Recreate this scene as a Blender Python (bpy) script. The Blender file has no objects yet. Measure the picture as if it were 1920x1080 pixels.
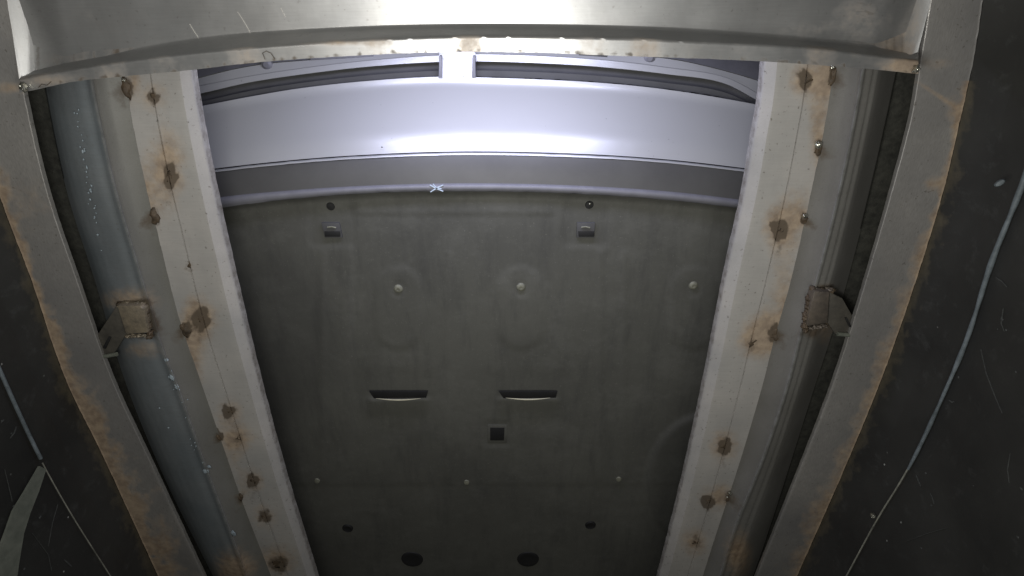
import bpy, bmesh, math, random
from mathutils import Vector, noise as mnoise
random.seed(7)
sc = bpy.context.scene
col = sc.collection

# ------------------------------------------------------------------ camera
TILT = 62.0; FPX = 1100.0
cd = bpy.data.cameras.new('camera'); cam = bpy.data.objects.new('camera', cd); col.objects.link(cam)
cd.sensor_width = 36; cd.lens = 36*FPX/1920; cd.clip_start = 0.01; cd.clip_end = 50
cam.location = (0, 0, 0); cam.rotation_euler = (math.radians(90+TILT), 0, 0)
sc.camera = cam

# ------------------------------------------------------------------ world, view
w = bpy.data.worlds.new('World'); sc.world = w; w.use_nodes = True
w.node_tree.nodes['Background'].inputs[0].default_value = (0.62, 0.62, 0.55, 1)
w.node_tree.nodes['Background'].inputs[1].default_value = 0.055
sc.view_settings.view_transform = 'Standard'; sc.view_settings.look = 'None'
sc.view_settings.gamma = 1; sc.view_settings.exposure = 0
sc.view_settings.use_curve_mapping = False

# ------------------------------------------------------------------ lamps
def area(name, loc, target, sx, sy, power, color, shape='RECTANGLE'):
    l = bpy.data.lights.new(name, 'AREA'); l.shape = shape; l.size = sx; l.size_y = sy
    l.energy = power; l.color = color
    o = bpy.data.objects.new(name, l); col.objects.link(o); o.location = loc
    d = Vector(target)-Vector(loc); o.rotation_euler = d.to_track_quat('-Z', 'Y').to_euler()
    return o
area('pit_lamp', (-0.09, 0.13, 0.02), (-0.06, 0.20, 1.0), 0.34, 0.09, 5.8, (1.0, 0.985, 0.95))
area('pit_fill', (-0.08, 0.10, 0.10), (-0.1, 0.12, 1.0), 1.42, 0.05, 4.8, (1.0, 0.985, 0.94))  # added fill without a seen source, brightens the sides of the frame
area('deck_lamp', (-0.04, 0.02, 1.03), (-0.02, 0.34, 1.28), 0.66, 0.08, 3.4, (0.71, 0.73, 1.0), 'ELLIPSE')

# ------------------------------------------------------------------ geometry helpers
th = math.radians(TILT)
F = Vector((0, math.cos(th), math.sin(th))); U = Vector((0, -math.sin(th), math.cos(th)))
def at(px, py, z):                       # point of the place at height z seen along this direction
    r = F + Vector(((px-960)/FPX, 0, 0)) + U*((540-py)/FPX)
    return r*(z/r.z)
def curve(pts):                          # smooth interpolation, linear beyond the ends
    pts = sorted(pts); n = len(pts)
    sl = [(pts[i+1][1]-pts[i][1])/(pts[i+1][0]-pts[i][0]) for i in range(n-1)]
    m = [sl[0]] + [(sl[i-1]+sl[i])/2 for i in range(1, n-1)] + [sl[-1]]
    def f(t):
        if t <= pts[0][0]: return pts[0][1]+m[0]*(t-pts[0][0])
        if t >= pts[-1][0]: return pts[-1][1]+m[-1]*(t-pts[-1][0])
        for i in range(n-1):
            if t <= pts[i+1][0]:
                h = pts[i+1][0]-pts[i][0]; s = (t-pts[i][0])/h
                return ((2*s**3-3*s*s+1)*pts[i][1]+(s**3-2*s*s+s)*h*m[i]
                        + (-2*s**3+3*s*s)*pts[i+1][1]+(s**3-s*s)*h*m[i+1])
    return f
def xcurve(pts): return curve([(y, x) for x, y in pts])
def new_obj(name, verts, faces, mat, parent=None, smooth=35, attrs=None):
    me = bpy.data.meshes.new(name); me.from_pydata([tuple(v) for v in verts], [], faces)
    me.materials.append(mat)
    for k, vals in (attrs or {}).items():
        a = me.attributes.new(k, 'FLOAT', 'POINT'); a.data.foreach_set('value', vals)
    bm = bmesh.new(); bm.from_mesh(me); bmesh.ops.recalc_face_normals(bm, faces=bm.faces); bm.to_mesh(me); bm.free()
    me.shade_smooth(); me.set_sharp_from_angle(angle=math.radians(smooth))
    o = bpy.data.objects.new(name, me); col.objects.link(o)
    if parent: o.parent = parent
    return o
def tag(o, label=None, cat=None, group=None, kind=None):
    if label: o['label'] = label
    if cat: o['category'] = cat
    if group: o['group'] = group
    if kind: o['kind'] = kind
    return o
def empty(name, loc, label, cat, group=None):
    o = bpy.data.objects.new(name, None); col.objects.link(o); o.location = (0, 0, 0)
    return tag(o, label, cat, group)
def g2(px, py, cx, cy, rx, ry=None, ang=0):
    ry = ry or rx; dx, dy = px-cx, py-cy; a = math.radians(ang)
    u = dx*math.cos(a)+dy*math.sin(a); v = -dx*math.sin(a)+dy*math.cos(a)
    return math.exp(-((u/rx)**2+(v/ry)**2))
def sst(a, b, x): t = max(0, min(1, (x-a)/(b-a))); return t*t*(3-2*t)
def n3(p, s): return mnoise.noise(Vector(p)*s)
def loft(name, lines, mat, parent=None, closed=False, sub=1, smooth=35, masks=None, subs=None, caps=False):
    """lines: list of (px_fn, py_fn, z, samples) already sampled as [(px,py,z,point)...]"""
    L = list(lines); M = len(L); N = len(L[0])
    rows = []
    segs = M if closed else M-1
    for i in range(segs):
        A, B = L[i], L[(i+1) % M]; s = subs[i] if subs else sub
        for k in range(s):
            t = k/s
            rows.append([(a[0]*(1-t)+b[0]*t, a[1]*(1-t)+b[1]*t, a[2].lerp(b[2], t)) for a, b in zip(A, B)])
    if not closed: rows.append(L[-1])
    R = len(rows); verts = [p[2] for r in rows for p in r]; faces = []
    for i in range(R if closed else R-1):
        for j in range(N-1):
            i2 = (i+1) % R
            faces.append((i*N+j, i*N+j+1, i2*N+j+1, i2*N+j))
    if closed and caps:
        faces.append(tuple(i*N for i in range(R))); faces.append(tuple(i*N+N-1 for i in range(R)))
    attrs = {}
    for k, fn in (masks or {}).items():
        attrs[k] = [max(0, min(1, fn(p[0], p[1]))) for r in rows for p in r]
    return new_obj(name, verts, faces, mat, parent, smooth, attrs)
PYS = [-90+i*4.5 for i in range(318)]
def rail(fx, z, dx=0, jit=0, seed=0, dz=None):
    out = []
    for py in PYS:
        px = fx(py)+dx
        if jit: px += jit*(mnoise.noise(Vector((py*0.045, seed, 0)))+0.6*mnoise.noise(Vector((py*0.15, seed+5, 0))))
        out.append((px, py, at(px, py, z)))
    return out
def span(fy, z, x0, x1, n=150, jit=0, seed=0, dy=0, zfn=None, back=0):
    out = []
    for i in range(n):
        px = x0+(x1-x0)*i/(n-1); py = fy(px)+dy
        if jit: py += jit*(mnoise.noise(Vector((px*0.045, seed, 0)))+0.6*mnoise.noise(Vector((px*0.2, seed+5, 0))))
        zz = zfn(px) if zfn else z
        p = at(px, py, zz)
        if back: p = p+Vector((0, back, 0))
        out.append((px, py, p))
    return out
def lift(line, dz, dx=0, dy=0): return [(a, b, p+Vector((dx, dy, dz))) for a, b, p in line]
def prism(name, pts, z, depth, mat, parent=None, bev=0.0015, smooth=30):
    bm = bmesh.new(); vs = [bm.verts.new(at(x, y, z)) for x, y in pts]; f = bm.faces.new(vs)
    r = bmesh.ops.extrude_face_region(bm, geom=[f])
    for v in r['geom']:
        if isinstance(v, bmesh.types.BMVert): v.co.z += depth
    bmesh.ops.recalc_face_normals(bm, faces=bm.faces)
    if bev: bmesh.ops.bevel(bm, geom=list(bm.edges), offset=bev, segments=2, affect='EDGES', profile=0.5)
    me = bpy.data.meshes.new(name); bm.to_mesh(me); bm.free(); me.materials.append(mat)
    me.shade_smooth(); me.set_sharp_from_angle(angle=math.radians(smooth))
    o = bpy.data.objects.new(name, me); col.objects.link(o)
    if parent: o.parent = parent
    return o
def blob(name, c, rx, ry, rz, mat, parent, seed=0, rough=0.35, ang=0):
    bm = bmesh.new(); bmesh.ops.create_icosphere(bm, subdivisions=3, radius=1)
    ca, sa = math.cos(ang), math.sin(ang)
    for v in bm.verts:
        k = 1+rough*(mnoise.noise(v.co*1.6+Vector((seed*3.1, 0, 0)))+0.5*mnoise.noise(v.co*4+Vector((seed, 9, 0))))
        x, y, z = v.co.x*rx*k, v.co.y*ry*k, v.co.z*rz*k
        v.co = Vector((x*ca-y*sa, x*sa+y*ca, z))+c
    me = bpy.data.meshes.new(name); bm.to_mesh(me); bm.free(); me.materials.append(mat); me.shade_smooth()
    o = bpy.data.objects.new(name, me); col.objects.link(o)
    if parent: o.parent = parent
    return o
def lathe(name, c, prof, mat, parent, n=28, axis=Vector((0, 0, -1)), sx=1, sy=1):
    q = Vector((0, 0, 1)).rotation_difference(axis); verts = []; faces = []
    for r, h in prof:
        for k in range(n):
            a = 2*math.pi*k/n; verts.append(q @ Vector((r*math.cos(a)*sx, r*math.sin(a)*sy, h))+c)
    for i in range(len(prof)-1):
        for k in range(n):
            faces.append((i*n+k, i*n+(k+1) % n, (i+1)*n+(k+1) % n, (i+1)*n+k))
    faces.append(tuple(range(n))); faces.append(tuple(range((len(prof)-1)*n, len(prof)*n)))
    return new_obj(name, verts, faces, mat, parent, 40)
def tube(name, pts, rad, mat, parent=None, n=10):
    verts = []; faces = []
    for i, p in enumerate(pts):
        d = (pts[min(i+1, len(pts)-1)]-pts[max(i-1, 0)]).normalized()
        s = d.cross(Vector((0, 0, 1))).normalized(); t = s.cross(d)
        r = rad(i/(len(pts)-1)) if callable(rad) else rad
        for k in range(n):
            a = 2*math.pi*k/n; verts.append(p+(s*math.cos(a)+t*math.sin(a))*r)
    for i in range(len(pts)-1):
        for k in range(n): faces.append((i*n+k, i*n+(k+1) % n, (i+1)*n+(k+1) % n, (i+1)*n+k))
    faces.append(tuple(range(n))); faces.append(tuple(range((len(pts)-1)*n, len(pts)*n)))
    return new_obj(name, verts, faces, mat, parent, 60)

# ------------------------------------------------------------------ materials
class NT:
    def __init__(s, name):
        s.m = bpy.data.materials.new(name); s.m.use_nodes = True; s.t = s.m.node_tree
        s.b = s.t.nodes['Principled BSDF']; s.tc = s.t.nodes.new('ShaderNodeTexCoord')
    def n(s, t, **k):
        x = s.t.nodes.new(t)
        for a, b in k.items(): setattr(x, a, b)
        return x
    def l(s, a, b): s.t.links.new(a, b)
    def mapped(s, scale):
        m = s.n('ShaderNodeMapping'); m.inputs['Scale'].default_value = scale; s.l(s.tc.outputs['Object'], m.inputs[0]); return m.outputs[0]
    def noise(s, sc_, det=4, vec=None, rough=0.55):
        x = s.n('ShaderNodeTexNoise'); x.inputs['Scale'].default_value = sc_; x.inputs['Detail'].default_value = det
        x.inputs['Roughness'].default_value = rough; s.l(vec or s.tc.outputs['Object'], x.inputs['Vector']); return x.outputs['Fac']
    def ramp(s, inp, a, b, ca=(0, 0, 0, 1), cb=(1, 1, 1, 1)):
        r = s.n('ShaderNodeValToRGB'); r.color_ramp.elements[0].position = a; r.color_ramp.elements[1].position = b
        r.color_ramp.elements[0].color = ca; r.color_ramp.elements[1].color = cb; s.l(inp, r.inputs[0]); return r.outputs[0]
    def math(s, op, a, b=None, clamp=False):
        x = s.n('ShaderNodeMath', operation=op, use_clamp=clamp)
        for i, v in enumerate((a, b)):
            if v is None: continue
            if isinstance(v, (int, float)): x.inputs[i].default_value = v
            else: s.l(v, x.inputs[i])
        return x.outputs[0]
    def mix(s, f, a, b):
        x = s.n('ShaderNodeMix', data_type='RGBA')
        for i, v in ((0, f), (6, a), (7, b)):
            if isinstance(v, (tuple, int, float)): x.inputs[i].default_value = v
            else: s.l(v, x.inputs[i])
        return x.outputs[2]
    def attr(s, n): x = s.n('ShaderNodeAttribute', attribute_name=n); return x.outputs['Fac']
    def bump(s, h, st, dist=0.002):
        x = s.n('ShaderNodeBump'); x.inputs['Strength'].default_value = st; x.inputs['Distance'].default_value = dist
        s.l(h, x.inputs['Height']); s.l(x.outputs[0], s.b.inputs['Normal'])

def c4(r, g, b): return (r, g, b, 1)
def steel(name, base, base2, metal=0.55, rough=0.38, rust=True, speck=0.5, brush=(3, 60, 60), bumps=0.25, tone=None, streak=0.18, ridge_glint=False):
    s = NT(name); b = s.b
    big = s.ramp(s.noise(6, 5), 0.35, 0.68)
    c = s.mix(big, base, base2)
    if tone: c = s.mix(s.attr('tone'), c, s.mix(big, tone[0], tone[1]))
    st_ = s.ramp(s.noise(2.6, 6, s.mapped((5, 1.2, 5)), 0.7), 0.42, 0.72); c = s.mix(s.math('MULTIPLY', st_, 0.28), c, c4(*[v*0.5 for v in base[:3]]))
    br = s.noise(8, 3, s.mapped(brush)); c = s.mix(s.math('MULTIPLY', s.ramp(br, 0.35, 0.7), streak), c, c4(*[v*0.55 for v in base[:3]]))
    if ridge_glint: c = s.mix(s.math('MULTIPLY', s.attr('ridge_glint'), s.ramp(s.noise(50, 4), 0.2, 0.6)), c, c4(0.42, 0.43, 0.42))  # pale line paints a highlight along the rail ridge
    # fine pits
    sp = s.ramp(s.noise(170, 2), 0.66, 0.74); c = s.mix(s.math('MULTIPLY', sp, speck), c, c4(0.09, 0.075, 0.055))
    m = None
    if rust:
        r = s.attr('rust'); nn = s.noise(42, 5, rough=0.7)
        v = s.math('ADD', r, s.math('MULTIPLY', s.math('SUBTRACT', nn, 0.5), 0.95))
        m = s.math('MULTIPLY', s.ramp(v, 0.12, 0.75), s.ramp(r, 0.03, 0.3))
        rc = s.mix(s.ramp(s.noise(70, 4), 0.35, 0.65), c4(0.20, 0.13, 0.07), c4(0.36, 0.26, 0.16))
        c = s.mix(s.math('MULTIPLY', m, 0.75), c, rc)
        g = s.attr('grime_shade'); gv = s.math('ADD', g, s.math('MULTIPLY', s.math('SUBTRACT', s.noise(60, 5, rough=0.7), 0.5), 0.8))
        gm = s.math('MULTIPLY', s.ramp(gv, 0.3, 0.65), s.ramp(g, 0.03, 0.2))
        c = s.mix(s.math('MULTIPLY', gm, 0.85), c, c4(0.07, 0.052, 0.034))
        b.inputs['Metallic'].default_value = metal
        mm = s.math('MULTIPLY', s.math('SUBTRACT', 1.0, s.math('MAXIMUM', m, gm), True), metal); s.l(mm, b.inputs['Metallic'])
    else: b.inputs['Metallic'].default_value = metal
    s.l(c, b.inputs['Base Color'])
    rr = s.math('ADD', rough-0.08, s.math('MULTIPLY', s.noise(14, 5), 0.2))
    if m is not None: rr = s.math('ADD', rr, s.math('MULTIPLY', m, 0.3), True)
    s.l(rr, b.inputs['Roughness'])
    h = s.math('ADD', s.math('MULTIPLY', s.noise(90, 4), 0.5), s.math('MULTIPLY', s.noise(9, 2), 2.0))
    s.bump(h, bumps, 0.0012)
    return s.m
def simple(name, c, rough=0.5, metal=0.0, c2=None, scale=30, bump=0.2, coat=0, spec=0.5):
    s = NT(name); b = s.b
    cc = s.mix(s.ramp(s.noise(scale, 5, rough=0.65), 0.35, 0.7), c4(*c), c4(*(c2 or [v*0.7 for v in c])))
    s.l(cc, b.inputs['Base Color']); b.inputs['Roughness'].default_value = rough; b.inputs['Metallic'].default_value = metal
    b.inputs['Coat Weight'].default_value = coat; b.inputs['Coat Roughness'].default_value = 0.08
    b.inputs['Specular IOR Level'].default_value = spec
    if bump: s.bump(s.noise(scale*3, 4), bump, 0.001)
    return s.m

M_web = steel('mill_steel', c4(0.40, 0.397, 0.388), c4(0.33, 0.335, 0.335), metal=0.72, rough=0.36, speck=0.25, bumps=0.12)
M_lip = steel('worn_lip_steel', c4(0.52, 0.47, 0.38), c4(0.42, 0.40, 0.36), metal=0.35, rough=0.45, speck=0.9, bumps=0.6)
M_plate = steel('weathered_plate_steel', c4(0.48, 0.46, 0.43), c4(0.38, 0.375, 0.36), metal=0.2, rough=0.46, speck=0.6)
M_railL = steel('blue_primer_steel', c4(0.17, 0.168, 0.15), c4(0.20, 0.198, 0.18), metal=0.25, rough=0.42, speck=0.3, ridge_glint=True, tone=(c4(0.165, 0.19, 0.205), c4(0.23, 0.25, 0.26)))
M_railR = steel('grey_rolled_steel', c4(0.17, 0.165, 0.15), c4(0.22, 0.215, 0.20), ridge_glint=True, metal=0.25, rough=0.42, speck=0.3)
M_beam = steel('dull_beam_steel', c4(0.40, 0.385, 0.36), c4(0.27, 0.265, 0.26), metal=0.42, rough=0.38, speck=0.5, brush=(70, 14, 20), streak=0.5)
M_weld = simple('burnt_weld', (0.10, 0.07, 0.042), 0.65, 0.1, (0.035, 0.027, 0.018), 90, 0.9)
M_bead = simple('bright_weld_bead', (0.6, 0.6, 0.52), 0.22, 0.9, (0.25, 0.24, 0.2), 120, 0.5)
M_brkL = simple('heat_stained_bracket', (0.27, 0.225, 0.16), 0.5, 0.3, (0.13, 0.115, 0.09), 55, 0.9)
M_arm = simple('dull_bracket_arm', (0.13, 0.12, 0.10), 0.45, 0.4, (0.08, 0.075, 0.065), 55, 0.6)
M_brk2 = simple('dark_heat_stained_bracket', (0.15, 0.125, 0.10), 0.5, 0.3, (0.08, 0.07, 0.06), 45, 0.9)
M_deck = simple('grimy_deck_underside', (0.045, 0.045, 0.036), 0.9, 0, (0.015, 0.015, 0.012), 70, 1.0)
M_seam = simple('grey_sealant', (0.15, 0.175, 0.19), 0.6, 0, (0.07, 0.085, 0.09), 40, 0.6)
M_thin = simple('bare_plate_edge', (0.45, 0.45, 0.38), 0.4, 0.5, (0.2, 0.2, 0.17), 60, 0.5)
M_flat = simple('dusty_flat_bar', (0.16, 0.17, 0.14), 0.6, 0.1, (0.10, 0.11, 0.09), 40, 0.4)

def wall_mat():
    s = NT('black_wall_plate'); b = s.b
    c = s.mix(s.ramp(s.noise(4, 6, rough=0.6), 0.35, 0.7), c4(0.030, 0.030, 0.027), c4(0.014, 0.014, 0.013))
    v = s.n('ShaderNodeTexVoronoi'); v.inputs['Scale'].default_value = 26; s.l(s.tc.outputs['Object'], v.inputs['Vector'])
    sp = s.ramp(v.outputs['Distance'], 0.035, 0.06, c4(1, 1, 1), c4(0, 0, 0))
    pick = s.ramp(s.noise(13, 1), 0.50, 0.56); c = s.mix(s.math('MULTIPLY', sp, pick), c, c4(0.35, 0.36, 0.33))
    dust = s.ramp(s.noise(30, 6, rough=0.75), 0.56, 0.8); c = s.mix(s.math('MULTIPLY', dust, 0.35), c, c4(0.10, 0.105, 0.10))
    r = s.attr('rust'); rv = s.math('ADD', r, s.math('MULTIPLY', s.math('SUBTRACT', s.noise(38, 5, rough=0.7), 0.5), 0.9))
    m = s.math('MULTIPLY', s.ramp(rv, 0.3, 0.7), s.ramp(r, 0.03, 0.2)); c = s.mix(s.math('MULTIPLY', m, 0.6), c, c4(0.10, 0.085, 0.055))
    s.l(c, b.inputs['Base Color']); b.inputs['Roughness'].default_value = 0.55; s.bump(s.noise(60, 4), 0.3, 0.001)
    return s.m
M_wall = wall_mat()
def paint():
    s = NT('pearl_white_paint'); b = s.b
    d = s.ramp(s.noise(120, 2), 0.74, 0.78); c = s.mix(s.math('MULTIPLY', d, 0.5), c4(0.45, 0.455, 0.46), c4(0.12, 0.12, 0.13))
    s.l(c, b.inputs['Base Color']); b.inputs['Metallic'].default_value = 0.25; b.inputs['Roughness'].default_value = 0.37
    b.inputs['Coat Weight'].default_value = 0.35; b.inputs['Coat Roughness'].default_value = 0.27; s.bump(s.math('ADD', s.noise(5, 3), s.math('MULTIPLY', s.noise(420, 2), 0.05)), 0.5, 0.004)
    return s.m
M_paint = paint()
M_val = simple('grey_valence_plastic', (0.080, 0.079, 0.075), 0.5, 0, (0.064, 0.063, 0.061), 9, 0.1)
M_strip = simple('light_lip_plastic', (0.19, 0.19, 0.21), 0.5, 0, (0.15, 0.15, 0.17), 25, 0.3)
M_grille = simple('dark_grille_plastic', (0.09, 0.09, 0.09), 0.6, 0, (0.07, 0.07, 0.07), 12, 0.1, 0, 0.2)
def tray():
    s = NT('undertray_plastic'); b = s.b
    c = s.mix(s.ramp(s.noise(3.5, 5), 0.35, 0.7), c4(0.106, 0.106, 0.092), c4(0.083, 0.083, 0.073))
    c = s.mix(s.math('MULTIPLY', s.ramp(s.noise(45, 5, rough=0.7), 0.5, 0.8), 0.22), c, c4(0.16, 0.16, 0.14))
    c = s.mix(s.math('MULTIPLY', s.ramp(s.noise(3, 6, s.mapped((9, 1.6, 1)), 0.75), 0.48, 0.72), 0.5), c, c4(0.055, 0.055, 0.052))
    c = s.mix(s.math('MULTIPLY', s.ramp(s.noise(7, 7, s.mapped((1, 1.3, 1)), 0.75), 0.5, 0.7), 0.38), c, c4(0.15, 0.15, 0.135))
    c = s.mix(s.math('MULTIPLY', s.ramp(s.noise(260, 2), 0.68, 0.73), 0.5), c, c4(0.2, 0.2, 0.17))
    c = s.mix(s.math('MULTIPLY', s.attr('grime_shade'), 0.42), c, c4(0.03, 0.03, 0.03))  # undertray mask: painted shadow at left, darker liner and rear
    s.l(c, b.inputs['Base Color']); b.inputs['Roughness'].default_value = 0.6; b.inputs['Specular IOR Level'].default_value = 0.3
    s.bump(s.math('ADD', s.noise(120, 4), s.math('MULTIPLY', s.noise(8, 3), 3.0)), 0.2, 0.001); return s.m
M_tray = tray()
M_black = simple('flat_black', (0.012, 0.012, 0.012), 0.7, 0, (0.008, 0.008, 0.008), 30, 0.2)  # plain black, also stands for the dark of gaps, slots and holes
M_screw = simple('dull_zinc_screw', (0.26, 0.26, 0.20), 0.6, 0.1, (0.14, 0.14, 0.11), 90, 0.3)
M_lip_glint = simple('louvre_lip_glint', (0.60, 0.57, 0.42), 0.4, 0, (0.45, 0.43, 0.32), 50, 0.1)
M_chalk = simple('pale_chalk', (0.65, 0.75, 0.85), 0.9, 0, (0.45, 0.55, 0.65), 200, 0.3)

# ------------------------------------------------------------------ measured lines of the frame
La = xcurve([(355,40),(362,133),(377,227),(395,320),(412,400),(433,493),(487,718),(533,887),(593,1080)])
Ld = xcurve([(222,40),(236,150),(245,210),(276,360),(293,427),(337,600),(378,720),(417,833),(457,950),(508,1080)])
Le = xcurve([(160,60),(173,155),(190,240),(218,360),(250,470),(283,580),(307,660),(331,720),(385,873),(433,1000),(462,1080)])
Lf = xcurve([(66,60),(85,170),(125,358),(180,533),(235,716),(310,900),(397,1075)])
Lg = xcurve([(15,0),(43,165),(88,358),(147,533),(213,718),(283,867),(378,1070)])
Lh = xcurve([(-75,0),(-50,170),(-2,362),(57,520),(125,716),(187,843),(293,1073)])
Li = xcurve([(-150,300),(-70,530),(10,720),(77,863),(133,963),(207,1080)])
Ra = xcurve([(1438,40),(1431,115),(1423,193),(1413,247),(1394,360),(1363,500),(1320,718),(1280,900),(1235,1080)])
Rd = xcurve([(1572,50),(1563,127),(1547,233),(1521,359),(1480,537),(1450,643),(1431,718),(1373,920),(1322,1080)])
Re = xcurve([(1628,50),(1617,130),(1594,260),(1573,358),(1533,517),(1500,627),(1477,718),(1427,867),(1380,983),(1350,1080)])
Rf = xcurve([(1700,40),(1682,133),(1632,357),(1570,593),(1530,717),(1433,1020),(1412,1080)])
Rg = xcurve([(1745,0),(1727,110),(1710,213),(1672,358),(1613,560),(1562,718),(1467,960),(1418,1080)])
Rh = xcurve([(1843,0),(1827,103),(1797,240),(1769,358),(1713,540),(1650,718),(1580,887),(1497,1075)])
Ri = xcurve([(2030,20),(1920,335),(1905,375),(1860,487),(1813,633),(1778,718),(1700,883),(1647,970),(1587,1080)])

ZP, ZE, ZF, ZB = 1.00, 0.965, 0.995, 0.95

welds = {'L': [(287,180,11,13),(318,332,12,22),(355,497,10,11),(377,598,15,19),(430,770,12,11),(447,822,10,11),(475,902,11,11),(496,968,12,12),(522,1056,18,15)],
         'R': [(1511,150,13,17),(1461,430,14,19),(1410,643,11,16),(1357,836,12,16),(1327,940,13,11),(1302,1017,11,12)]}
edges = {'L': [(238,167,9,19),(290,407,12,17),(348,619,9,15),(411,820,6,12),(452,932,6,10)],
         'R': [(1561,143,6,16),(1534,280,8,14),(1507,412,7,10),(1455,628,11,14),(1366,934,8,11)]}
halos = {'L': [(312,310,26,55,.8),(268,375,16,50,.7),(360,670,18,70,.75),(290,180,22,24,.4),(377,598,24,28,.7),(430,770,20,18,.4),(447,822,30,16,.5),(475,900,18,18,.4),(496,967,18,18,.4),(520,1050,30,24,.6),(250,150,10,26,.6),(437,840,18,40,.4)],
         'R': [(1511,150,26,26,.6),(1537,230,16,75,.75),(1498,395,26,40,.5),(1461,425,24,30,.8),(1475,560,26,70,.6),(1440,625,30,30,.9),(1357,836,22,22,.6),(1350,930,26,18,.6),(1302,1017,20,20,.6),(1555,140,14,26,.7),(1410,640,20,26,.5)]}
def halo_rust(side):
    return lambda x, y: sum(0.95*k*g2(x, y, cx, cy, rx*1.25, ry*1.25) for cx, cy, rx, ry, k in halos[side])+0.19*sum(g2(x, y, cx, cy, rx*2.4, ry*2.4) for cx, cy, rx, ry in welds[side]+edges[side])
def spot_grime(side):
    S = welds[side]+edges[side]
    def f(x, y):
        wx = x+7*mnoise.noise(Vector((x*.07, y*.07, 3)))+3*mnoise.noise(Vector((x*.2, y*.2, 8)))
        wy = y+9*mnoise.noise(Vector((x*.06, y*.06, 13)))+4*mnoise.noise(Vector((x*.2, y*.2, 18)))
        v = 0
        for k, (cx, cy, rx, ry) in enumerate(S):
            d = math.hypot((wx-cx)/(rx*1.1), (wy-cy)/(ry*1.1)); st = 0.65+0.35*math.sin(k*2.3)
            if d < 3.5: v += st*(0.75*sst(1.15, 0.7, d)+0.42*math.exp(-(d/1.7)**2))+0.25*g2(wx, wy, cx, cy+ry*2.2, rx*.5, ry*1.6)*st
        return v
    return f

# ------------------------------------------------------------------ setting: deck above the rails
def deck(side):
    ins = La if side == 'L' else Ra; s = -1 if side == 'L' else 1
    a = [(p[0], p[1], p[2]) for p in rail(ins, 1.035, dx=s*26)]
    b = [(x, y, Vector((s*2.2, p.y, 1.035))) for x, y, p in a]
    return [a, b, lift(b, 0.05), lift(a, 0.05)]
dk = []
for sd in ('L', 'R'):
    o = loft('floor_deck', deck(sd), M_deck, closed=True, caps=True); tag(o, kind='structure')

# ------------------------------------------------------------------ slot plates
def slot_plate(side, label):
    ins, out = (La, Ld) if side == 'L' else (Ra, Rd); s = -1 if side == 'L' else 1
    e0 = rail(ins, 1.014, jit=0.9, seed=1+s); e1 = rail(ins, 1.009, dx=s*4, jit=0.9, seed=1+s)
    mid = rail(lambda y: ins(y)*0.80+out(y)*0.20, ZP-0.0045); mid1 = rail(lambda y: ins(y)*0.76+out(y)*0.24, ZP-0.0048)
    c0 = rail(lambda y: ins(y)*0.37+out(y)*0.63-s*1.3, ZP-0.005); c1 = rail(lambda y: ins(y)*0.37+out(y)*0.63, ZP-0.003)
    c2 = rail(lambda y: ins(y)*0.37+out(y)*0.63+s*1.3, ZP-0.005)
    d0 = rail(out, ZP-0.004, jit=0.8, seed=9+s); d1 = lift(d0, 0.012); a1 = lift(e0, 0.014)
    rust = halo_rust(side)
    def r2(x, y):                                    # nicks along the free edge
        ed = abs(x-ins(y)); return rust(x, y)+0.10*math.exp(-(ed/7)**2)
    def dark_amt(x, y): return spot_grime(side)(x, y)+0.38*math.exp(-(abs(x-ins(y))/3.5)**2)+0.06
    root = tag(loft('slot_plate', [e0, e1, mid, mid1, c0, c1, c2, d0, d1, a1], M_plate, closed=True, caps=True,
               subs=[2, 10, 1, 10, 1, 1, 12, 1, 2, 1], masks={'rust': r2, 'grime_shade': dark_amt}), label, 'steel plate', 'steel plates edging the slot')
    ppm = 1/FPX*1.08
    for k, (x, y, rx, ry) in enumerate(welds[side]):
        p = at(x, y, ZP-0.0038); sc_ = (p.length)/FPX
        st = random.uniform(0.4, 0.75)
        blob('weld_spot', p, rx*sc_*st, ry*sc_*st, 0.0013, M_weld, root, seed=k+10*(s+2), rough=0.8, ang=random.uniform(0, 3))
    return root
slot_plate('L', 'pale steel plate left of the opening with brown weld burns')
slot_plate('R', 'pale steel plate right of the opening with bright weld droplets on its edge')

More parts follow.
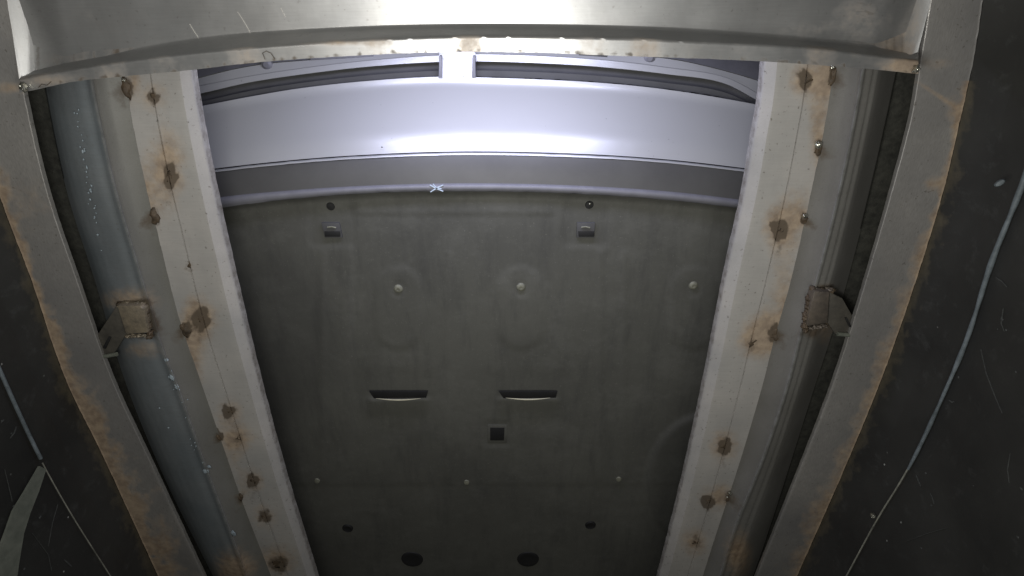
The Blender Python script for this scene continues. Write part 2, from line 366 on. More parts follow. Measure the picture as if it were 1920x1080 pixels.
# ------------------------------------------------------------------ channel rails
def channel(side, label, mat):
    d, e, f = (Ld, Le, Lf) if side == 'L' else (Rd, Re, Rf); s = -1 if side == 'L' else 1
    n0 = rail(d, 1.012, dx=-s*14); n1 = rail(d, ZP+0.004, dx=-s*12)
    q = [n1, rail(lambda y: e(y)-s*8, ZE+0.006), rail(lambda y: e(y)-s*3, ZE+0.001), rail(e, ZE-0.005), rail(lambda y: e(y)+s*5, ZE-0.002)]
    def mixf(t): return lambda y: e(y)*(1-t)+f(y)*t
    if side == 'L': prof = [(0.12, 0.001), (0.3, 0.000), (0.5, 0.003), (0.66, 0.008), (0.8, 0.016), (0.9, 0.026), (1.0, 0.045)]
    else: prof = [(0.1, 0.000), (0.28, 0.001), (0.33, 0.003), (0.45, 0.004), (0.55, 0.010), (0.7, 0.024), (0.85, 0.040), (1.0, 0.055)]
    for t, dz in prof: q.append(rail(mixf(t), ZE+dz))
    q += [lift(q[-1], 0.02)]; q += [lift(n0, 0.012)]
    def rust(x, y):
        v = 0
        for cx, cy, rx, ry in edges[side]: v += 0.25*g2(x, y, cx+s*8, cy+6, 16, 20)
        if side == 'L': v += 0.75*g2(x, y, 240, 562, 50, 22)+0.5*g2(x, y, 270, 655, 40, 20)+0.9*g2(x, y, 440, 1065, 40, 35)
        else: v += 0.7*g2(x, y, 1545, 590, 28, 52)+0.8*g2(x, y, 1385, 1040, 26, 45)
        return v
    def dark_amt(x, y):
        v = 0.07
        for cx, cy, rx, ry in edges[side]: v += 0.7*g2(x, y, cx+s*5, cy+4, rx*1.4, ry*1.2)+0.35*g2(x, y, cx+s*20, cy+20, 6, 30, 45*s)
        if side == 'L': v += 0.8*g2(x, y, 285, 600, 14, 34, -20)+0.6*g2(x, y, 255, 566, 34, 7)+0.5*g2(x, y, 255, 632, 30, 6)
        else: v += 0.7*g2(x, y, 1548, 540, 22, 8)+0.7*g2(x, y, 1520, 620, 20, 18)
        return v
    root = tag(loft('channel_rail', q, mat, closed=True, caps=True, sub=3, smooth=50, masks={'rust': rust, 'grime_shade': dark_amt, 'tone': lambda x, y: sst(-3, 4, (x-e(y))*s), 'ridge_glint': lambda x, y: 0.75*math.exp(-((x-e(y)-s)/2.6)**2)}), label, 'steel channel', 'rolled channels beside the slot plates')
    for k, (x, y, rx, ry) in enumerate(edges[side]):
        p = at(x+s*1, y, ZP-0.004); sc_ = p.length/FPX
        blob('weld_bead', p+Vector((0, 0, 0.002)), rx*sc_*0.8, ry*sc_*0.85, 0.006, M_weld, root, seed=k+3+20*(s+2), rough=0.6)
    bright = {'L': [(233,150,3)], 'R': [(1535,271,6),(1508,405,5),(1368,925,5),(1364,932,3),(1561,126,3)]}[side]
    for k, (x, y, r) in enumerate(bright):
        p = at(x, y, ZP-0.012); blob('bright_droplet', p, r/FPX, r/FPX, r/FPX, M_bead, root, seed=k, rough=0.5)
    return root
railL = channel('L', 'blue grey rolled channel with a pale highlight painted along its ridge, on the left behind the crossbeam', M_railL)
railR = channel('R', 'plain grey rolled channel with a grooved rounded side, on the right of the slot', M_railR)
# scuffs of pale paint on the left rail
def mark(name, pts, z, wid, mat, parent):
    verts = []; faces = []; P = [at(x, y, z) for x, y in pts]
    for i, p in enumerate(P):
        d = (P[min(i+1, len(P)-1)]-P[max(i-1, 0)]).normalized(); sd = d.cross(Vector((0, 0, 1))).normalized()
        ww = wid*(0.35+0.65*math.sin(math.pi*(i+0.35)/(len(P)-0.3)))
        verts += [p+sd*ww, p-sd*ww, p-sd*ww+Vector((0, 0, 0.002)), p+sd*ww+Vector((0, 0, 0.002))]
    for i in range(len(P)-1):
        for k in range(4): faces.append((4*i+k, 4*i+(k+1) % 4, 4*i+4+(k+1) % 4, 4*i+4+k))
    faces += [(0, 1, 2, 3), tuple(4*len(P)-4+k for k in range(4))]
    return new_obj(name, verts, faces, mat, parent)
M_scuff = simple('pale_scuff', (0.34, 0.40, 0.44), 0.7, 0, (0.22, 0.27, 0.30), 160, 0.4)
sc_pts = [(140+50*t+random.gauss(0, 3), 195+280*t, random.uniform(.5, 1.3), random.uniform(.8, 2.6)) for t in [random.random() for _ in range(34)]]
sc_pts += [(318+60*t+random.gauss(0, 5), 690+180*t, random.uniform(.5, 1.4), random.uniform(.6, 2)) for t in [random.random() for _ in range(14)]]
for k, (x, y, a, b) in enumerate(sc_pts+[(155,285,1.5,3),
                                  (311,675,5,4),(322,708,7,9),(331,726,5,8),(386,884,9,7),(392,875,4,5),(437,1000,6,9),(299,765,2,2),(316,802,2,1.5)]):
    yz = ZE-0.0035
    t = (x-Le(y))/(Lf(y)-Le(y)); yz += 0 if t < 0.35 else (t-0.35)*0.012
    p = at(x, y, yz); blob('paint_scuff', p, a/FPX*0.9, b/FPX*0.9, 0.0012, M_scuff, railL, seed=k+70, rough=0.9)

# clip brackets welded on the rails
def bracket(side, root):
    M_brk = M_brkL if side == 'L' else M_brk2
    if side == 'L':
        top = [(219,573),(262,574),(270,580),(277,624),(236,627)]; arm = [(219,573),(236,627),(214,662),(196,668),(186,640),(180,632)]
        bolt = ((196,668),(219,664)); hook = [(203,632),(207,634),(197,655),(192,652)]
    else:
        top = [(1527,546),(1556,548),(1552,606),(1513,612),(1520,572)]; arm = [(1556,548),(1552,606),(1566,626),(1588,628),(1598,592),(1580,560)]
        bolt = ((1570,626),(1592,628)); hook = [(1585,597),(1588,596),(1597,613),(1593,614)]
    br = prism('bracket', top, ZE-0.020, 0.022, M_brk, root, 0.002)
    prism('bracket_arm', arm, ZE-0.010, 0.009, M_arm, br, 0.0012)
    prism('bracket_slot', hook, ZE-0.014, 0.004, M_black, br, 0.0004)
    a, b = at(*bolt[0], ZE-0.013), at(*bolt[1], ZE-0.013)
    tube('bolt', [a, a.lerp(b, .5), b], 0.0042, M_flat, br, 12)
    for k in range(9):
        t = k/8; (x0, y0), (x1, y1) = ((222, 569), (270, 572)) if side == 'L' else ((1523, 542), (1558, 545))
        blob('weld_bead', at(x0+(x1-x0)*t+random.uniform(-2, 2), y0+(y1-y0)*t+random.uniform(-3, 3), ZE-0.006), random.uniform(.003, .007), random.uniform(.003, .005), .006, M_brk if k % 4 else M_weld, br, seed=k, rough=.6)
        (x0, y0), (x1, y1) = ((272, 578), (283, 630)) if side == 'L' else ((1517, 560), (1508, 618))
        blob('weld_bead', at(x0+(x1-x0)*t+random.uniform(-2, 2), y0+(y1-y0)*t, ZE-0.008), .005, .005, .007, M_weld, br, seed=k+30, rough=.8)
        (x0, y0), (x1, y1) = ((235, 630), (276, 628)) if side == 'L' else ((1516, 615), (1550, 610))
        if k % 2: blob('weld_bead', at(x0+(x1-x0)*t, y0+(y1-y0)*t, ZE-0.009), .006, .003, .005, M_brk, br, seed=k+50, rough=.8)
bracket('L', railL); bracket('R', railR)

# ------------------------------------------------------------------ outer beams (flange) and pit walls
def outer(side, label):
    g, h = (Lg, Lh) if side == 'L' else (Rg, Rh); s = -1 if side == 'L' else 1
    a = rail(g, ZB, jit=0.5, seed=31+s); a1 = rail(g, ZB-0.001, dx=s*2, jit=0.5, seed=31+s)
    m = rail(lambda y: g(y)*.5+h(y)*.5, ZB-0.001); b1 = rail(h, ZB-0.001, dx=-s*3, jit=0.8, seed=41); b = rail(h, ZB-0.003, jit=1.0, seed=41)
    def rust(x, y):
        e = abs(x-h(y)); wob = 0.5+0.5*mnoise.noise(Vector((y*0.012, s*4, 0)))
        k = 1.0 if side == 'L' else (0.7 if y > 150 else 0.0)
        pat = mnoise.noise(Vector((y*0.03, x*0.03, s*9)))+0.6*mnoise.noise(Vector((y*0.1, x*0.1, s*3)))
        wid = (12+ (max(0, y-520)/520*42 if side == 'L' else max(0, y-300)/780*22))*(1+0.9*pat)
        v = k*math.exp(-(e/max(3, wid))**2)*(0.55+0.8*wob)+0.3*k*math.exp(-(e/2.5)**2)
        if side == 'R': v += 0.55*g2(x, y, 1757, 178, 48, 5, 33)+0.5*g2(x, y, 1790, 205, 18, 30)+0.5*g2(x, y, 1750, 345, 20, 14)+0.35*g2(x, y, 1755, 120, 40, 14)
        else: v += 0.6*g2(x, y, 20, 165, 40, 12)+0.3*g2(x, y, 50, 380, 60, 60)
        return v
    def dark_amt(x, y):
        v = 0.05
        if side == 'L': v += 0.4*g2(x, y, 20, 164, 28, 2.5)+0.25*g2(x, y, 140, 640, 60, 120)
        else: v += 0.45*g2(x, y, 1805, 35, 3, 26, -25)+0.3*g2(x, y, 1745, 170, 26, 3, 30)
        return v
    return tag(loft('outer_beam', [a, a1, m, b1, b, lift(b, 0.008), lift(a, 0.008)], M_beam, closed=True, caps=True,
                    subs=[1, 8, 8, 2, 1, 1, 1], masks={'rust': rust, 'grime_shade': dark_amt}), label, 'steel beam', 'outer beams along the pit walls')
outer('L', 'grey steel beam at far left with a broad orange rust line along its outer edge')
outer('R', 'grey steel beam at far right with a rust streak running from the crossbeam corner')
def wall(side, label):
    h, i_ = (Lh, Li) if side == 'L' else (Rh, Ri); s = -1 if side == 'L' else 1
    a0 = rail(h, ZB+0.004, dx=s*1); a = rail(h, ZB-0.004, dx=s*1)
    z1 = 0.82
    i0 = rail(i_, z1, dx=-s*1); i1 = rail(i_, z1-0.006, dx=s*2)
    lo = [(x, y, Vector((p.x*1.02, p.y, -0.5))) for x, y, p in i1]
    bk = [(x, y, p+Vector((s*0.05, 0, 0))) for x, y, p in lo]; bt = [(x, y, Vector((q[2].x+s*0.05, p.y, ZB+0.02))) for (x, y, p), q in zip(a0, i1)]
    def rust(x, y):
        e = abs(x-h(y)); k = 0.62 if (side == 'L' or y > 150) else 0.0
        n = mnoise.noise(Vector((y*0.02, 7, 0)))
        n2 = mnoise.noise(Vector((x*0.05, y*0.05, 4)))+0.5*mnoise.noise(Vector((x*0.15, y*0.15, 4)))
        return k*math.exp(-(e/max(5, 24+16*n+22*n2))**2) if (x-h(y))*s > -2 else 0
    root = tag(loft('pit_wall', [a, rail(lambda y: h(y)*.5+i_(y)*.5, (ZB+z1)/2), i0, i1, lo, bk, bt, a0], M_wall, closed=True, caps=True,
                    subs=[36, 8, 1, 10, 1, 1, 1, 1], masks={'rust': rust}), label, 'wall panel', 'black plate walls of the pit')
    return root, (lambda px, py, dz=0: at(px, py, z1-0.008+dz))
wl, _ = wall('L', 'black plate wall at the lower left, crossed by a pale diagonal flat bar')
wr, _ = wall('R', 'black plate wall at the right with a thick grey sealant joint')
# joints
ys = [300+i*12 for i in range(36)]
tube('sealant_joint', [at(Li(y)+1, y, 0.812) for y in range(520, 866, 10)], lambda t: 0.0032, M_seam, wl)
tube('plate_edge', [at(Li(y), y, 0.812) for y in range(868, 1200, 10)], lambda t: 0.0012, M_thin, wl)
tube('sealant_joint', [at(Ri(y)+1, y, 0.812) for y in range(300, 884, 10)], lambda t: 0.0040-0.0012*t+0.0004*math.sin(t*23)+0.0003*math.sin(t*61), M_seam, wr)
tube('plate_edge', [at(Ri(y), y, 0.812) for y in range(880, 1200, 10)], lambda t: 0.0015, M_thin, wr)
p = at(1637, 967, 0.815)
lathe('bolt', p, [(0.0001, 0.006), (0.003, 0.006), (0.0042, 0.004), (0.0048, 0.0), (0.005, -0.004)], M_bead, wr, axis=Vector((-0.5, -0.4, -0.75)).normalized())
lathe('bolt', at(1875, 343, 0.81), [(0.0001, 0.004), (0.003, 0.003), (0.004, 0.0), (0.004, -0.003)], M_seam, wr, axis=Vector((-0.5, -0.2, -0.8)).normalized(), sy=1.8)
def on_wall(px, py, side='L'):
    fn = Li if side == 'L' else Ri; o_ = -2 if side == 'L' else 2
    tab = [(at(fn(y)+o_, y, z1w).y, at(fn(y)+o_, y, z1w).x) for y in range(1400, 200, -10)]
    r_ = at(px, py, 1.0); k = 0.8
    for _ in range(60):
        Y = k*r_.y; xs = tab[0][1]
        for (ya, xa), (yb, xb) in zip(tab, tab[1:]):
            if (ya-Y)*(yb-Y) <= 0 and ya != yb: xs = xa+(xb-xa)*(Y-ya)/(yb-ya); break
        xs *= 1+0.02*(z1w-k*r_.z)/(z1w+0.5)
        k = 0.5*k+0.5*xs/r_.x
    return r_*k
z1w = 0.814
lft = [(68,874),(40,922),(18,958),(3,1000),(-12,1040),(-35,1160)]; rgt = [(80,880),(66,922),(50,962),(38,1000),(28,1060),(15,1160)]
fv = [on_wall(*q)+Vector((0.003, 0, 0)) for q in lft+rgt]; fv += [v+Vector((0.004, 0, 0)) for v in fv]
ff = []
for k in range(5): ff += [(k, k+1, 7+k, 6+k), (12+k, 13+k, 19+k, 18+k), (k, k+1, 13+k, 12+k), (6+k, 7+k, 19+k, 18+k)]
ff += [(0, 6, 18, 12), (5, 11, 23, 17)]
fb = new_obj('flat_bar', fv, ff, M_flat, None, 30)
tag(fb, 'pale dusty flat bar running diagonally over the black wall in the bottom left corner', 'flat bar')

M_dull = simple('dull_scratch', (0.075, 0.08, 0.075), 0.6, 0.1, (0.04, 0.04, 0.04), 200, 0.2)
def wall_mark(pts, wd, side, parent, mat):
    sg = 1 if side == 'L' else -1; P = [on_wall(x, y, side)+Vector((sg*0.0012, 0, 0)) for x, y in pts]; vs = []; fs = []
    for i, p in enumerate(P):
        d = (P[min(i+1, len(P)-1)]-P[max(i-1, 0)]).normalized(); q = d.cross(Vector((1, 0, 0))).normalized()
        ww = wd*(0.3+0.7*math.sin(math.pi*(i+0.4)/(len(P)-0.2)))
        vs += [p+q*ww, p-q*ww, p-q*ww-Vector((sg*0.001, 0, 0)), p+q*ww-Vector((sg*0.001, 0, 0))]
    for i in range(len(P)-1):
        for k in range(4): fs.append((4*i+k, 4*i+(k+1) % 4, 4*i+4+(k+1) % 4, 4*i+4+k))
    fs += [(0, 1, 2, 3), tuple(4*len(P)-4+k for k in range(4))]
    new_obj('scratch', vs, fs, mat, parent)
for pts, wd in (([(1718,890),(1722,900),(1727,912)], .0012), ([(1745,925),(1749,934),(1752,945)], .0009), ([(1840,655),(1850,700),(1866,742),(1880,775)], .0006),
                ([(1868,520),(1880,528),(1889,538)], .0009), ([(1780,750),(1786,754),(1790,753)], .0014), ([(1895,850),(1890,880),(1893,905)], .0005),
                ([(1700,1015),(1740,1000),(1775,990)], .0004), ([(1882,578),(1878,606),(1884,622)], .0006)):
    wall_mark(pts, wd, 'R', wr, M_dull)
for pts, wd in (([(108,945),(98,980),(90,1024)], .0005), ([(30,800),(26,812),(18,822)], .001), ([(120,1050),(127,1056),(133,1062)], .0014), ([(8,880),(20,930),(22,940)], .0005),
                ([(60,1000),(90,1040),(96,1070)], .0004)):
    wall_mark(pts, wd, 'L', wl, M_dull)
random.seed(21)
for k in range(26):
    side = 'R' if k < 18 else 'L'
    if side == 'R': x, y = random.uniform(1700, 1915), random.uniform(480, 1070)
    else: x, y = random.uniform(2, 110), random.uniform(760, 1070)
    if side == 'R' and x < Ri(y)+14: continue
    if side == 'L' and x > Li(y)-12: continue
    q = on_wall(x, y, side); r_ = random.uniform(.0008, .0019)
    blob('paint_speck', q, .0006, r_, r_*random.uniform(.7, 1.8), M_dull, wr if side == 'R' else wl, k, .8)

# ------------------------------------------------------------------ crossbeam
Ct = curve([(25,137),(43,133),(267,93),(400,72),(633,56),(870,50),(1100,52),(1280,58),(1513,75),(1713,97),(1735,100)])
Cm = curve([(25,150),(40,147),(133,130),(267,110),(400,95),(633,77),(870,67),(1160,70),(1280,75),(1513,88),(1717,113),(1735,115)])
Cb = curve([(20,176),(43,173),(133,154),(233,143),(360,131),(453,120),(573,110),(823,98),(973,98),(1140,104),(1427,115),(1613,128),(1717,138),(1730,139)])
XL, XR = 22, 1738
def endz(z):
    def f(px):
        a = max(0, 1-(px-XL)/95); b = max(0, 1-(XR-px)/90)
        return z + 0.028*(a**1.5) + 0.026*(b**1.5)
    return f
def endl(base):                                   # web corners follow the side beams
    return base
zw = 0.925
def webline(f, z, x0=XL, x1=XR, jit=0, seed=0): return span(f, z, x0, x1, 220, jit, seed, zfn=endz(z))
def topf(y):
    return lambda px: y
L0 = []
for i in range(220):
    t = i/219; px = 0+(1748-0)*t; p = at(px, -150, endz(zw)(22+(1738-22)*t)); L0.append((px, -150, p))
L1 = []
for i in range(220):
    t = i/219; px = 12+(1746-12)*t; p = at(px, 0, endz(zw)(22+(1738-22)*t)); L1.append((px, 0, p))
xl2, xr2 = 36, 1722
def cl(f, z, jit=0, seed=0, flat=False):
    out = []
    for i in range(220):
        t = i/219; px = xl2+(xr2-xl2)*t; py = f(px)
        if jit: py += jit*(mnoise.noise(Vector((px*0.05, seed, 0)))+0.8*mnoise.noise(Vector((px*0.22, seed+5, 0))))
        zz = z if flat else endz(z)(22+(1738-22)*t); out.append((px, py, at(px, py, zz)))
    return out
c0 = cl(lambda x: Ct(x)-5, zw); c1 = cl(Ct, zw-0.003); c2 = cl(Cm, zw-0.040, flat=True); c3 = cl(lambda x: Cm(x)+3, zw-0.043, jit=0.5, seed=3, flat=True)
c4_ = cl(Cb, zw-0.043, jit=0.7, seed=11, flat=True)
def c_rust(x, y):
    v = 0
    if y > Cm(x)-3: v += 0.12+0.30*max(0, mnoise.noise(Vector((x*0.012, 3, 1))))*2+0.6*g2(x, y, 1690, 124, 40, 14)+0.5*g2(x, y, 640, 80, 60, 5)+0.35*g2(x, y, 90, 150, 60, 12)
    v += 0.30*g2(x, y, 1610, 30, 70, 60)+0.2*g2(x, y, 1500, 55, 50, 20)+0.14*g2(x, y, 150, 10, 60, 60)
    return v
def c_gr(x, y):
    v = 0.03
    if y > Cm(x)-3:
        k = 0.55*math.exp(-((y-Cb(x)+2)/7)**2); v += k*(0.5+1.3*mnoise.noise(Vector((x*.075, 0, 0)))+0.8*mnoise.noise(Vector((x*.2, y*.1, 5))))+0.30*math.exp(-((y-Cm(x)-3)/2.5)**2)*(0.5+1.5*mnoise.noise(Vector((x*.03, 7, 0))))
    v += 0.35*g2(x, y, 1625, 20, 40, 50)*(1 if mnoise.noise(Vector((x*.4, y*.4, 0))) > 0.05 else 0)
    return v
cb = tag(loft('crossbeam', [L0, L1, c0, c1, c2, c3, c4_, lift(c4_, 0.012), lift(c4_, 0.030), lift(L0, 0.06)], M_web, closed=True, caps=True,
              subs=[4, 30, 2, 5, 1, 8, 1, 1, 1, 1], smooth=60, masks={'rust': c_rust, 'grime_shade': c_gr}),
         'wide bright steel crossbeam with a worn lower lip, spanning the top above the opening', 'steel beam')
for k, (x, y, r) in enumerate([(44,163,7),(1717,130,6)]):
    blob('weld_bead', at(x, y, zw-0.050), r/FPX*.6, r/FPX*.9, .006, M_bead, cb, seed=k, rough=.7)
for pts in ([(72,164),(78,158),(88,160),(96,153)], [(497,112),(492,100),(499,96),(508,100),(515,111)], [(1795,20),(1795,20.5)][:0]):
    if pts: tube('wire_scrap', [at(x, y, zw-0.047) for x, y in pts], 0.0004, M_weld, cb, 6)
M_scr = simple('fresh_scratch', (0.5, 0.49, 0.45), 0.4, 0.4, (0.5, 0.48, 0.44), 90, 0)
for pts in ([(445,22),(458,42),(470,64)], [(355,45),(363,58),(372,72)], [(526,15),(535,32)]):
    mark('scratch', pts, zw-0.0012, 0.00035, M_scr, cb)

# ------------------------------------------------------------------ the car overhead
car = empty('car', (0, 0, 0), 'front underside of a pearl white car seen through the slot, with dark undertray', 'car')
Uc = curve([(300,412),(412,390),(560,372),(700,362),(870,359),(1050,362),(1250,375),(1390,391),(1500,408)])
Vc = curve([(300,391),(405,372),(560,357),(700,349),(870,345),(1050,348),(1250,360),(1390,376),(1500,393)])
Bc = curve([(300,334),(397,320),(520,306),(640,296),(870,287),(1120,293),(1260,303),(1400,319),(1500,333)])
S1 = curve([(300,214),(372,200),(470,181),(560,166),(700,151),(823,144),(892,145),(1120,155),(1250,168),(1418,196),(1500,214)])
S2 = curve([(300,189),(372,176),(470,154),(600,135),(700,124),(823,116),(892,115),(1000,118),(1120,125),(1250,139),(1360,157),(1418,187),(1450,205)])
S3 = curve([(300,176),(372,162),(470,143),(600,124),(700,113),(823,104),(892,102),(1120,112),(1250,127),(1365,147),(1425,178),(1450,192)])
S4 = curve([(300,166),(365,149),(440,130),(500,120),(580,113),(800,96),(892,93),(1140,103),(1250,110),(1330,126),(1425,153),(1450,162)])
X0, X1 = 260, 1460
def sp(f, z, x0=X0, x1=X1, n=120, dy=0, back=0, jit=0, seed=0): return span(f, z, x0, x1, n, jit, seed, dy, None, back)
def profile(A, B, k, bulge):
    out = []
    for i in range(k+1):
        t = i/k
        out.append([(a[0]*(1-t)+b[0]*t, a[1]*(1-t)+b[1]*t, a[2].lerp(b[2], t)+Vector((0, -0.75, -0.65))*bulge*math.sin(math.pi*t)**0.9) for a, b in zip(A, B)])
    return out
# undertray as a moulded sheet
def box(x, y, x0, x1, y0, y1, s=5): return sst(x0-s, x0+s, x)*sst(x1+s, x1-s, x) * sst(y0-s, y0+s, y)*sst(y1+s, y1-s, y)
def capsule(x, y, cx, y0, y1, r, s=5):
    yy = max(y0, min(y1, y)); d = math.hypot(x-cx, (y-yy)); return sst(r+s, r-s, d)
def tray_h(x, y):
    h = 0.0
    sk = (x-960)
    h += 0.006*box(x, y, 660, 1040, 402, 2000, 6)*(1-sst(640, 720, y)*0.4)
    for cx in (622, 1098): h += 0.006*(box(x, y, cx-42, cx+42, 360, 462, 7))
    for cx in (747, 977, 1300): h += -0.007*capsule(x, y, cx, 545, 610, 44, 8)+0.004*capsule(x, y, cx, 541, 542, 15, 3)
    for cx in (605, 840, 1125, 1170): h += -0.004*box(x, y, cx-6, cx+6, 470, 900, 5)
    for cx in (747, 990):
        h += -0.010*box(x, y, cx-58, cx+58, 748, 752, 3)*sst(786, 748, y) - 0.010*box(x, y, cx-55, cx+55, 752, 782, 4)*sst(790, 750, y)
        h += 0.004*box(x, y, cx-85, cx+75, 700, 800, 14)
    h += 0.004*sst(906, 912, y)
    h += 0.007*box(x, y, 908, 956, 790, 836, 4)
    for cx in (773, 990): h += 0.005*math.exp(-(((x-cx)/36)**2+((y-1048)/19)**2)**2)
    for cx, cy in ((652, 990), (1107, 984), (690, 970), (1053, 968)): h += 0.003*math.exp(-(((x-cx)/17)**2+((y-cy)/11)**2)**2)
    if x > 1190:                                   # wheel liner bulge at the right
        e = ((x-1330)/118)**2+((y-905)/130)**2
        h += -0.020*sst(1.1, 0.85, e)
    return h*0.36+0.012*((x-960)/500)**2
def tray_shade(x, y):  # shadow at left painted into the colour; liner and rear darker too
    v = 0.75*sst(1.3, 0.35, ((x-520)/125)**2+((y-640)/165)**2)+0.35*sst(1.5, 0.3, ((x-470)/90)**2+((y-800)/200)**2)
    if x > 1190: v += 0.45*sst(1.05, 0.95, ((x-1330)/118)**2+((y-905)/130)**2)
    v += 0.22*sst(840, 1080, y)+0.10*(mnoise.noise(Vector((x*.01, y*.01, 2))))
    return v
def tray():
    nx = 250; verts = []; faces = []; dark_amt = []
    ysn = 230
    for j in range(ysn):
        t = j/(ysn-1)
        for i in range(nx):
            px = X0+(X1-X0)*i/(nx-1); y0 = Uc(px); py = y0+(1330-y0)*t
            z = 1.20+(0.012*sst(0, 8, py-y0))+tray_h(px, py)
            verts.append(at(px, py, z)); dark_amt.append(max(0, min(1, tray_shade(px, py))))
    for j in range(ysn-1):
        for i in range(nx-1): faces.append((j*nx+i, j*nx+i+1, (j+1)*nx+i+1, (j+1)*nx+i))
    nv = len(verts); verts += [v+Vector((0, 0, 0.004)) for v in verts]; dark_amt += dark_amt; faces += [tuple(nv+i for i in f) for f in faces]
    o = new_obj('undertray', verts, faces, M_tray, car, 60, {'grime_shade': dark_amt})
    return o
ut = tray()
# lip strip, valence, bumper
u1 = sp(Uc, 1.198, jit=0.8, seed=2); v1 = sp(Vc, 1.199)
ls = loft('lip_strip', [lift(u1, 0.02), u1, sp(lambda x: Uc(x)*.7+Vc(x)*.3, 1.194), sp(lambda x: Uc(x)*.3+Vc(x)*.7, 1.194), v1, lift(v1, 0.02)], M_strip, car, sub=2, smooth=60)
v2 = sp(lambda x: Vc(x)+1, 1.203); b0 = sp(lambda x: Bc(x)+3, 1.225)
loft('valence', profile(v2, b0, 8, 0.003)+[lift(b0, 0.03)], M_val, car, smooth=60)
b00 = sp(lambda x: Bc(x)+3.6, 1.2225, jit=0.5, seed=8); b01 = sp(lambda x: Bc(x)+0.9, 1.2245, jit=0.5, seed=8)
loft('seam_bead', [lift(b00, .01), b00, b01, lift(b01, .01)], M_paint, car)
bB = sp(Bc, 1.236, dy=-3.2); s1 = sp(S1, 1.33)
def ang(t): return 32+13*sst(0.10, 0.34, t)-33*sst(0.84, 0.99, t)
prof_rows = [bB]; K = 30
for k in range(1, K+1):
    ta = math.tan(math.radians(ang((k-0.5)/K))); row = []
    for (px, py, p), a, b in zip(prof_rows[-1], bB, s1):
        yy = a[1]+(b[1]-a[1])*k/K; rr = at(px, yy, 1.0)
        row.append((px, yy, rr*((p.z+ta*p.y)/(rr.z+ta*rr.y))))
    prof_rows.append(row)
s1 = prof_rows[-1]
lower = prof_rows
loft('gap_shade', [lift(bB, 0.001, 0, 0.0005), sp(Bc, 1.242, dy=-1), sp(Bc, 1.238, dy=3.0)], M_black, car)  # black strip standing in for the shade in the seam gap
loft('bumper', lower+[lift(s1, 0.012, 0, 0.006), lift(s1, 0.014, 0, 0.05)], M_paint, car, smooth=50)
ZS = s1[60][2].z
# pillar between the two intakes
pl = [[(px, py, at(px, py, z)+Vector((0, dyy, 0))) for px, dyy in ((822, .05), (823, .005), (831, -.001), (845, -.003), (870, -.004), (883, -.001), (891, .005), (892, .05))] for py, z in
      ((147, ZS-0.001), (136, ZS+0.002), (125, ZS+0.005), (114, ZS+0.008), (104, ZS+0.011), (95, ZS+0.014))]
loft('bumper_pillar', pl, M_paint, car, smooth=70)
# upper bumper: lips and upper panel
s2 = sp(S2, ZS+0.038); s3 = sp(S3, ZS+0.0415); s4 = sp(S4, ZS+0.054)
loft('upper_lip', [lift(s2, 0.06, 0, 0.007), s2, sp(lambda x: S2(x)*.55+S3(x)*.45, ZS+0.0395), s3], M_paint, car, sub=2, smooth=30)
loft('upper_bumper', [lift(s3, 0.008, 0, 0.004), sp(lambda x: S3(x)-1.5, ZS+0.046), s4], M_paint, car, sub=3, smooth=50)
s5 = sp(lambda x: S4(x)-1.2, ZS+0.060)
loft('upper_panel', [s5, sp(lambda x: S4(x)-40, ZS+0.118), sp(lambda x: S4(x)-110, ZS+0.238)], M_strip, car, sub=2, smooth=60)
# intake interior
def intake(x0, x1):
    a = sp(S1, ZS+0.008, x0, x1, 60, back=0.045); b = sp(lambda x: S1(x)*.45+S2(x)*.55, ZS+0.033, x0, x1, 60, back=0.050)
    c = sp(S2, ZS+0.063, x0, x1, 60, back=0.052, dy=-14)
    g = loft('intake_grille', [sp(S1, ZS+0.005, x0, x1, 60, back=0.004, dy=1), a, b, c, sp(S2, ZS+0.068, x0, x1, 60, back=0.0, dy=-8)], M_grille, car, sub=2, smooth=25)
    for t, dz in ((0.42, 0.0), (0.80, 0.0)):
        l0 = sp(lambda x: S1(x)*(1-t)+S2(x)*t, ZS+0.022+dz, x0, x1, 60, back=0.012); l1 = lift(l0, 0.0, 0, 0.03)
        loft('slat', [l0, l1, lift(l1, .004), lift(l0, .004)], M_grille, g, closed=True, caps=True)
intake(X0, 821); intake(893, X1)
for x0, x1 in ((822, 829), (885, 892)):
    prism('intake_end_cap', [(x0, 146), (x0+1.5, 105), (x1-1.5, 105), (x1, 146)], ZS-0.004, 0.03, M_strip, car, 0.001)
# plate brackets, bolts in the bumper panel
prism('plate_bracket', [(582,100),(582,113),(640,110),(700,106),(700,92)], ZS+0.050, 0.01, M_strip, car, 0.001)
prism('plate_bracket', [(1085,92),(1085,104),(1139,108),(1140,94)], ZS+0.050, 0.01, M_grille, car, 0.001)
for x, y in ((500, 121), (1218, 109)):
    lathe('bolt', at(x, y, ZS+0.051), [(0.0001, 0.005), (0.006, 0.005), (0.008, 0.003), (0.012, 0.001), (0.013, -0.003)], M_strip, car)
blob('stone_chip', at(716, 276, 1.236), .0016, .0012, .0008, M_black, car, 3)
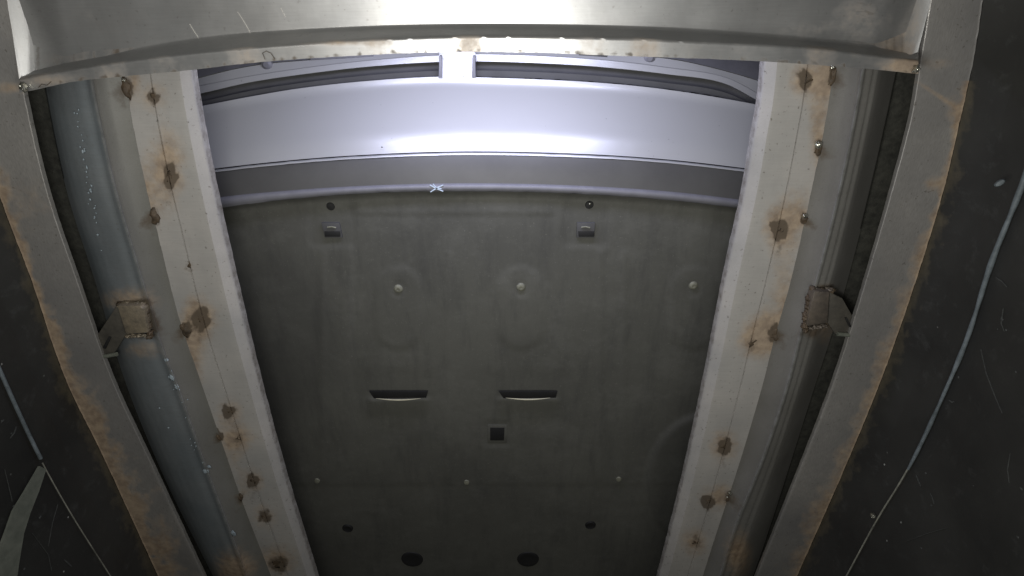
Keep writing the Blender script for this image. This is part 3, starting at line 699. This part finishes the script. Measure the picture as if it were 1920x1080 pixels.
# screws, latches, hole discs on the undertray
def tz(x, y): return 1.212+tray_h(x, y)
def lathe_at(name, x, y, prof, mat, parent=ut, **k): return lathe(name, at(x, y, tz(x, y)), prof, mat, parent, **k)
for x, y in ((747, 541), (977, 538), (1300, 535)):
    lathe_at('screw', x, y, [(0.0001, 0.0025), (0.003, 0.0025), (0.0035, 0.0045), (0.006, 0.0045), (0.009, 0.003), (0.0105, 0.001), (0.0110, -0.002)], M_screw)
for x, y in ((595, 901), (875, 904), (1160, 898)):
    lathe_at('clip', x, y, [(0.0001, 0.004), (0.007, 0.003), (0.0085, -0.001)], M_screw, sx=1.1)
for x, y in ((620, 387), (1105, 384)):
    lathe_at('clip', x, y, [(0.0001, 0.003), (0.008, 0.002), (0.010, -0.001)], M_black)
blob('bright_droplet', at(1106, 382, tz(1106, 382)-0.006), .003, .003, .003, M_bead, ut, 5)  # bright bead set on the clip cap for its shine
for x, y, r in ((773, 1048, .036), (990, 1048, .036), (652, 990, .017), (1107, 984, .017)):  # black domed discs standing in for the dark of the drain holes
    lathe_at('hole_disc', x, y, [(0.0001, 0.004), (r*.6, 0.003), (r*.75, 0.0045), (r*.9, 0.003), (r, -0.003)], M_black)
for cx in (622, 1098):
    y = 432; d = -2 if cx > 900 else 2; z = tz(cx, y)
    f = prism('latch', [(cx-18-d, 418), (cx+16-d, 418), (cx+18+d, 446), (cx-15+d, 446)], z-0.006, 0.008, M_grille, ut, 0.0012)
    prism('latch_pocket', [(cx-14, 434), (cx+16, 434), (cx+16, 444), (cx-13, 444)], z-0.0075, 0.004, M_black, f, 0.0004)
    tube('spring', [at(cx-8, 426, z-0.008), at(cx, 425, z-0.009), at(cx+8, 427, z-0.008)], 0.0018, M_screw, f, 8)
for cx, y in ((747, 741), (990, 740)):
    z = 1.212
    lv = prism('louvre', [(cx-55, 734), (cx+55, 734), (cx+52, 746), (cx-46, 747)], z-0.010, 0.004, M_black, ut, 0.0006)
    pts = [at(cx-42+84*t/12, y+6+3*math.sin(math.pi*t/12), z-0.014) for t in range(13)]
    tube('louvre_lip', pts, lambda t: 0.0003+0.0019*math.sin(math.pi*t), M_lip_glint, lv, 8)  # pale colour carries the bright highlight along the lip
prism('hole_rim', [(914, 797), (951, 797), (950, 831), (914, 831)], tz(932, 814)-0.0012, 0.004, M_tray, ut, 0.0010)
prism('square_hole', [(919, 802), (946, 802), (945, 826), (919, 826)], tz(932, 814)-0.002, 0.004, M_black, ut, 0.0006)
# chalk cross on the lip strip
for pts in ([(806, 347), (815, 352), (831, 359)], [(831, 347), (820, 352), (807, 360)], [(812, 345), (818, 353), (828, 354)]):
    mark('chalk_mark', pts, 1.1925, 0.0012, M_chalk, ls)
